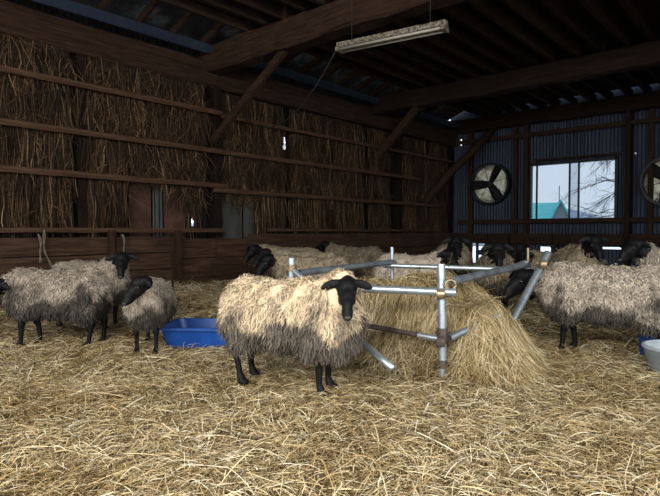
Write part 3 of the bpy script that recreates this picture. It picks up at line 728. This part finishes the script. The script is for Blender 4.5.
# ------------------------------------------------------------ sheep
def remesh(bm, vox, smooth, name):
    me = bpy.data.meshes.new(name); bm.to_mesh(me); bm.free()
    o = bpy.data.objects.new(name, me); C.objects.link(o)
    r = o.modifiers.new('r', 'REMESH'); r.mode = 'VOXEL'; r.voxel_size = vox
    s_ = o.modifiers.new('s', 'SMOOTH'); s_.factor = .5; s_.iterations = smooth
    dg = bpy.context.evaluated_depsgraph_get(); dg.update()
    out = bpy.data.meshes.new_from_object(o.evaluated_get(dg)); out.name = name
    bpy.data.objects.remove(o); bpy.data.meshes.remove(me)
    return out
HS = 1.04
def blob(bm, c, rad, rot=None, sub=3):
    if rot is not None: rad = tuple(HS * q for q in rad)
    g = bmesh.ops.create_icosphere(bm, subdivisions=sub, radius=1)['verts']
    M_ = Matrix.Translation(c) @ ((rot.to_4x4() * 1.0) if rot is not None else Matrix.Identity(4)) @ Matrix.Diagonal((*rad, 1))
    bmesh.ops.transform(bm, matrix=M_, verts=g)
def cap(bm, p0, r0, p1, r1, n=6, sq=1.0):
    p0, p1 = Vector(p0), Vector(p1); L = (p1 - p0).length; n = max(2, int(L / (min(r0, r1) * .45)) + 1)
    for k in range(n + 1):
        t = k / n; r = r0 + (r1 - r0) * t; blob(bm, p0.lerp(p1, t), (r, r * sq, r), None, 2)
def noise3(P, f, seed):
    return np.array([mnoise.noise(Vector((p[0] * f + seed, p[1] * f, p[2] * f))) for p in P])

def sheep(label, u, z, phi, hphi, hpit=-45, nelev=45, nyaw=None, sc=1.0, fm=None, locks=2500, seed=1, legs=(0, 0, 0, 0), lockl=.055, vox=.011, gz=None, headout=.30, woolneck=.62, low=0.0, hs=1.04, neckw=0.0):
    global HS
    HS = hs
    r_ = np.random.default_rng(seed); rd = random.Random(seed)
    hy = R(hphi - phi); hy = (hy + math.pi) % (2 * math.pi) - math.pi
    ny = hy * .45 if nyaw is None else R(nyaw)
    pos = W(u, z); gz = G(pos.x, pos.y) if gz is None else gz
    root = empty('sheep', (pos.x, pos.y, gz + .025 - low), YAW + R(phi)); root.scale = (sc,) * 3
    tag(root, label, 'sheep', 'flock of black-faced sheep')
    # skeleton
    NB = Vector((.34, 0, .62)); el = R(nelev)
    PO = NB + headout * Vector((math.cos(el) * math.cos(ny), math.cos(el) * math.sin(ny), math.sin(el)))
    fp = R(hpit); f = Vector((math.cos(fp) * math.cos(hy), math.cos(fp) * math.sin(hy), math.sin(fp)))
    s_ = Vector((-math.sin(hy), math.cos(hy), 0)); up_ = f.cross(s_) * 1.0
    if up_.z < 0: up_ = -up_
    if abs(fp) > R(85): up_ = Vector((math.cos(hy), math.sin(hy), 0))
    HM = Matrix((f, s_, up_)).transposed()
    def hpt(a, b, c): return PO + HM @ Vector((a * HS, b * HS, c * HS))
    bm = bmesh.new()
    cap(bm, (-.30, 0, .56), .14, (.28, 0, .55), .145)
    blob(bm, (-.05, 0, .52), (.36, .16, .17)); blob(bm, (.28, 0, .50), (.12, .13, .17))
    cap(bm, NB - Vector((.05, 0, .03)), .125, hpt(-.03, 0, -.035), .075)
    # head
    blob(bm, hpt(.02, 0, -.002), (.080, .066, .074), HM)
    blob(bm, hpt(.10, 0, .0), (.085, .052, .056), HM)
    blob(bm, hpt(.155, 0, .004), (.075, .038, .043), HM)
    blob(bm, hpt(.205, 0, -.022), (.062, .037, .039), HM)
    blob(bm, hpt(.238, 0, -.022), (.034, .032, .030), HM)
    blob(bm, hpt(.07, 0, -.055), (.085, .040, .036), HM)
    blob(bm, hpt(.16, 0, -.052), (.075, .028, .022), HM)
    for q in (-1, 1):
        blob(bm, hpt(.075, q * .043, .024), (.030, .020, .017), HM)       # brow
        blob(bm, hpt(.095, q * .040, -.025), (.045, .018, .028), HM)      # cheek
    drp = rd.uniform(.30, .50)
    fw = Vector((math.cos(hy), math.sin(hy), 0))
    for q in (-1, 1):
        ln_ = (s_ * q * math.cos(drp) - Vector((0, 0, 1)) * math.sin(drp) - fw * .12 + f * .10).normalized()
        wd_ = fw.cross(ln_).normalized(); nn_ = ln_.cross(wd_).normalized()
        e2 = Matrix((nn_, ln_, wd_)).transposed()
        r0 = hpt(-.012, q * .052, .030)
        def ep(t): return r0 + ln_ * t * HS
        blob(bm, ep(.015), (.020, .028, .022), e2)
        blob(bm, ep(.050), (.013, .040, .033), e2)
        blob(bm, ep(.078), (.012, .042, .031), e2)
        blob(bm, ep(.105), (.011, .026, .015), e2)
    # legs
    for (q, k) in ((1, 0), (-1, 1)):
        dx = legs[k]
        J = [((.27, q * .10, .50), .085), ((.255, q * .11, .37), .060), ((.275 + dx * .4, q * .10, .235), .033), ((.270 + dx * .7, q * .10, .20), .027), ((.265 + dx, q * .10, .075), .023), ((.285 + dx, q * .10, .03), .034)]
        J = [(a_[0], a_[1] * .96) for a_ in J]
        for a_, b2 in zip(J, J[1:]): cap(bm, a_[0], a_[1], b2[0], b2[1])
        blob(bm, (.275 + dx * .4, q * .10, .225), (.034, .032, .04)); blob(bm, (.298 + dx, q * .10, .022), (.046, .034, .026))
    for (q, k) in ((1, 2), (-1, 3)):
        dx = legs[k]
        J = [((-.28, q * .08, .52), .10), ((-.24, q * .10, .41), .068), ((-.33 + dx * .3, q * .105, .31), .044), ((-.40 + dx * .5, q * .10, .25), .036), ((-.385 + dx * .8, q * .10, .16), .025), ((-.375 + dx, q * .10, .075), .024), ((-.355 + dx, q * .10, .03), .033)]
        J = [(a_[0], a_[1] * .96) for a_ in J]
        for a_, b2 in zip(J, J[1:]): cap(bm, a_[0], a_[1], b2[0], b2[1])
        blob(bm, (-.345 + dx, q * .10, .022), (.046, .034, .026))
    me = remesh(bm, vox, 3, 'body')
    body = link('body', me, M_skin, root, True)
    for q in (-1, 1):
        bm = bmesh.new(); blob(bm, hpt(.082, q * .053, .012), (.017, .010, .013), HM, 2)
        me = bpy.data.meshes.new('eye'); bm.to_mesh(me); bm.free(); link('eye', me, M_eye, root, True)
    bm = bmesh.new()
    blob(bm, hpt(.258, 0, -.016), (.013, .022, .015), HM)
    me = bpy.data.meshes.new('muzzle'); bm.to_mesh(me); bm.free(); link('muzzle', me, M_nose, root, True)
    # fleece
    bm = bmesh.new()
    cap(bm, (-.33, 0, .565), .172, (.26, 0, .56), .18)
    blob(bm, (-.04, 0, .51), (.41, .225, .215)); blob(bm, (.31, 0, .50), (.15, .17, .215)); blob(bm, (-.36, 0, .54), (.13, .165, .20))
    for q in (-1, 1):
        blob(bm, (-.31, q * .10, .46), (.155, .115, .19)); blob(bm, (.26, q * .11, .47), (.12, .10, .18)); blob(bm, (.26, q * .105, .37), (.075, .065, .09)); blob(bm, (-.31, q * .11, .37), (.115, .085, .10))
    hn = hpt(-.05, 0, -.04); nb0 = NB - Vector((.06, 0, .03)); ne = nb0.lerp(hn, woolneck + .16)
    cap(bm, nb0, .175, ne, .088 + neckw); blob(bm, (.36, 0, .50), (.13 + neckw, .16 + neckw, .20 + neckw))
    me = remesh(bm, .022, 6, 'fleece')
    n = len(me.vertices); co = np.empty(n * 3, np.float32); me.vertices.foreach_get('co', co); co = co.reshape(-1, 3)
    no = np.empty(n * 3, np.float32); me.vertices.foreach_get('normal', no); no = no.reshape(-1, 3)
    disp = .020 * noise3(co, 9, seed) + .014 * noise3(co, 22, seed + 5)
    co2 = co + no * disp[:, None]
    me.vertices.foreach_set('co', co2.ravel().astype(np.float32)); me.update()
    me.calc_loop_triangles(); nt = len(me.loop_triangles); tri = np.empty(nt * 3, np.int32); me.loop_triangles.foreach_get('vertices', tri); tri = tri.reshape(-1, 3)
    A, B, Cc = co2[tri[:, 0]], co2[tri[:, 1]], co2[tri[:, 2]]; ar = np.linalg.norm(np.cross(B - A, Cc - A), axis=1); pr_ = ar / ar.sum()
    ix = r_.choice(nt, locks, p=pr_); b1, b2 = r_.random(locks), r_.random(locks); sw = b1 + b2 > 1; b1[sw] = 1 - b1[sw]; b2[sw] = 1 - b2[sw]
    P0 = A[ix] + (B[ix] - A[ix]) * b1[:, None] + (Cc[ix] - A[ix]) * b2[:, None]
    N = unit(no[tri[ix, 0]]); P0 = P0 - N * .006
    keep = np.linalg.norm(P0 - np.array(hpt(.03, 0, 0)), axis=1) > .125
    P0, N = P0[keep], N[keep]; locks = len(P0)
    down = np.array([0, 0, -1.0]); tl = r_.normal(0, .35, (locks, 3)); clump = np.stack([noise3(P0, 12, seed + 9 + k) for k in range(3)], -1) * 1.4
    D = unit(N * .75 + down * (.55 + .3 * (1 - np.abs(N[:, 2:3]))) + tl + clump)
    Ln = r_.uniform(.6, 1.25, locks) * lockl
    k = 5; t = np.linspace(0, 1, k)[None, :, None]
    curl = unit(np.cross(D, r_.normal(0, 1, (locks, 3)))); curl2 = np.cross(D, curl); ph = r_.uniform(0, 6.28, locks)[:, None, None]
    P = P0[:, None] + D[:, None] * Ln[:, None, None] * t + down * Ln[:, None, None] * .45 * t ** 2 + (curl[:, None] * np.sin(t * 7 + ph) + curl2[:, None] * np.cos(t * 7 + ph)) * .007
    T = unit(np.gradient(P, axis=1)); Nn = N[:, None] + 0 * T; Wv = unit(np.cross(T, Nn)); Nv = np.cross(Wv, T)
    v, q_ = strands(P, Wv, Nv, r_.uniform(.006, .013, locks), (1, 1, .8, .2))
    # merge base + locks
    fme = from_arrays('fleece', v, q_, fm, root, True)
    bm = bmesh.new(); bm.from_mesh(fme.data); bm.from_mesh(me); bm.to_mesh(fme.data); bm.free(); bpy.data.meshes.remove(me)
    fme.data.polygons.foreach_set('use_smooth', [True] * len(fme.data.polygons))
    return root

# the flock (u right, z ahead, heading and head heading in degrees: 0 = right, -90 = to the viewer)
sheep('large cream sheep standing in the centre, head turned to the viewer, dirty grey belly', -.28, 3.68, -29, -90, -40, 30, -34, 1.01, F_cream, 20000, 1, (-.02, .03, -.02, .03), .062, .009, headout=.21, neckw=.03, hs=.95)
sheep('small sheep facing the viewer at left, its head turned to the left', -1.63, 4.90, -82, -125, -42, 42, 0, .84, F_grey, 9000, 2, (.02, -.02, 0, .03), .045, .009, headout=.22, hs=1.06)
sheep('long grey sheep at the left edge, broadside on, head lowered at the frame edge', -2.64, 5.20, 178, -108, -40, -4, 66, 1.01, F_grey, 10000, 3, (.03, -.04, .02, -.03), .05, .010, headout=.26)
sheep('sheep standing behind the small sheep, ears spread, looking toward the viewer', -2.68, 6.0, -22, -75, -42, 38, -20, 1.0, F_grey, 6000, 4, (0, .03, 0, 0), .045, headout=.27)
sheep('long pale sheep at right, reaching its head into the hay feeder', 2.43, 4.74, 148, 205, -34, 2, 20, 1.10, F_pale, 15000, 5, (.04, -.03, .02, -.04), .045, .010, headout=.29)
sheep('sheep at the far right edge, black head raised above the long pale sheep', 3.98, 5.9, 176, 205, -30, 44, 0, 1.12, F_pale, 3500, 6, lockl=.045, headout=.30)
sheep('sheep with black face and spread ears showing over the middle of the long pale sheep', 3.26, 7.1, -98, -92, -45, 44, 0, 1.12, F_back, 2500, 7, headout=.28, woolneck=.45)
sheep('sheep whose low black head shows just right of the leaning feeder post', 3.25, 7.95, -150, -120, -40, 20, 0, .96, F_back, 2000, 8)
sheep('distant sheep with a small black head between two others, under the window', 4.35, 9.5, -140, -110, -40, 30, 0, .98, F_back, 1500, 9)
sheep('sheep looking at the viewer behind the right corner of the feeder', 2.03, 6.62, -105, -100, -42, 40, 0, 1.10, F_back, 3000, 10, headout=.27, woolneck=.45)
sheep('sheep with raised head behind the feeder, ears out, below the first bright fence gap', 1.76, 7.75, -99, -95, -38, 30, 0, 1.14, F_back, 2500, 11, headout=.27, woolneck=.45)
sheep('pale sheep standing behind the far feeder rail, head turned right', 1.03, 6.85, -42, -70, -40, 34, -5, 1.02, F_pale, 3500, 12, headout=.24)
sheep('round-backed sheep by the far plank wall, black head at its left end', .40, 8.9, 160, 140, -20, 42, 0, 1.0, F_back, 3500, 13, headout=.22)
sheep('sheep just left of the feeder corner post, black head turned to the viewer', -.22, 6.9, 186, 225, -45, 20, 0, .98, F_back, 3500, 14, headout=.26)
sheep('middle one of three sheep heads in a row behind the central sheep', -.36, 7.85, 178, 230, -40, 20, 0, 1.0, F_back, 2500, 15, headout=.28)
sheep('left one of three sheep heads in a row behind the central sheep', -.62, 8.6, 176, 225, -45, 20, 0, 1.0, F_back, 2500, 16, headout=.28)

# ------------------------------------------------------------ straw
def straw_on(n, u0, u1, z0, z1, zpow, hfn, wid, lens, m, name, seed, lift=.05, mask=None, parent=None, downhill=0, steep=.25, fr=True):
    r_ = np.random.default_rng(seed)
    zz = z0 + (z1 - z0) * r_.random(n) ** zpow
    if fr: uu = -(zz * .64 + .35) + r_.random(n) * (zz * 1.28 + 1.5)
    else: uu = r_.uniform(u0, u1, n)
    x = uu * cy - zz * sy_; y = uu * sy_ + zz * cy
    ok = (x > XL + .32) & (y < YB - .25) & (x < 3.4)
    if mask is not None: ok &= mask(x, y)
    x, y, zz = x[ok], y[ok], zz[ok]; n = len(x)
    L = r_.uniform(*lens, n); an = r_.uniform(0, 2 * np.pi, n)
    if downhill:
        e = .03; gx = hfn(x + e, y) - hfn(x - e, y); gy = hfn(x, y + e) - hfn(x, y - e); dh = np.arctan2(-gy, -gx)
        sl = np.hypot(gx, gy) / (2 * e); kk = np.clip(sl * downhill, 0, 1); an = np.where(r_.random(n) < kk, dh + r_.normal(0, .75, n), an)
    k = 6; t = np.linspace(0, 1, k)[None, :]
    bend = (r_.normal(0, .16, n) + (r_.random(n) < .12) * r_.normal(0, .5, n))[:, None]
    a = an[:, None] + bend * (t - .5)
    dx = np.cumsum(np.cos(a), 1) / k * L[:, None]; dy = np.cumsum(np.sin(a), 1) / k * L[:, None]
    dx -= dx.mean(1, keepdims=True); dy -= dy.mean(1, keepdims=True)
    PX = x[:, None] + dx; PY = y[:, None] + dy
    lay = (r_.random(n) ** 1.3 * lift)[:, None]
    arch = np.abs(r_.normal(0, .009, n))[:, None] * np.sin(t * np.pi); tilt = r_.normal(0, .16, n)[:, None] * (t - .5) * L[:, None]
    st = (r_.random(n) < .06)[:, None] * np.abs(r_.normal(0, steep, n))[:, None] * t * L[:, None]
    PZ = hfn(PX, PY) + lay + arch + tilt + st - .006
    P = np.stack([PX, PY, PZ], -1)
    Tn = unit(np.gradient(P, axis=1)); ro = r_.uniform(-1, 1, n)[:, None, None]
    upv = np.array([0, 0, 1.0]); Wv = unit(np.cross(Tn, upv)); Wv = unit(Wv + upv * ro * .7); Nv = np.cross(Wv, Tn)
    v, q_ = strands(P, Wv, Nv, r_.uniform(*wid, n) * np.clip(zz / 4.5, .9, 2.2), (.7, 1, 1, .6))
    return v, q_
notheap = lambda x, y: heap_h(x, y) < .12
parts = []
def add(*a, **k): parts.append(straw_on(*a, **k))
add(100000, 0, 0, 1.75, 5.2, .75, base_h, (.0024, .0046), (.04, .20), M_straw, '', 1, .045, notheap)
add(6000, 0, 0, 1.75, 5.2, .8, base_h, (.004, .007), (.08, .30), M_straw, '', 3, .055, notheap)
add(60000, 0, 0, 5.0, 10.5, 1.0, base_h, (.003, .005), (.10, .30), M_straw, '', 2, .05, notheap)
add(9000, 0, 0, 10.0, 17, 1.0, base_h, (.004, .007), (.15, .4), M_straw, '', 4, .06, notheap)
V = []; Q = []; off = 0
for v, q_ in parts: V.append(v); Q.append(q_ + off); off += len(v)
o = from_arrays('loose_straw', np.concatenate(V), np.concatenate(Q), M_straw); tag(o, 'loose golden straw bedding strewn over the whole barn floor', 'straw', kind='stuff')
# heap
hf = lambda x, y: base_h(x, y) + heap_h(x, y)
V1, Q1 = grid_mesh('hay_heap', np.linspace(-.5, 2.4, 90), np.linspace(3.3, 6.2, 90), lambda x, y: base_h(x, y) + heap_h(x, y) - .03 - .03 * (heap_h(x, y) < .02), M_bed)
inh = lambda x, y: heap_h(x, y) > .03
ps = [straw_on(38000, -.5, 2.4, 3.3, 5.0, 1, hf, (.0026, .0050), (.10, .36), M_hay, '', 5, .10, inh, downhill=.75, steep=.28, fr=False),
      straw_on(9000, -.5, 2.4, 4.9, 6.1, 1, hf, (.0035, .006), (.12, .38), M_hay, '', 6, .09, inh, downhill=.6, steep=.22, fr=False)]
root = empty('hay_heap', W(1.0, 4.8)); tag(root, 'tall heap of loose straw piled inside the pipe feeder', 'straw heap')
cc = W(1.0, 4.8)
V = []; Q = []; off = 0
for v, q_ in ps: V.append(v); Q.append(q_ + off); off += len(v)
o = from_arrays('loose_stems', np.concatenate(V) - np.array(cc), np.concatenate(Q), M_hay, root); o['kind'] = 'stuff'
from_arrays('heap_core', V1 - np.array(cc), Q1, M_bed, root, True)
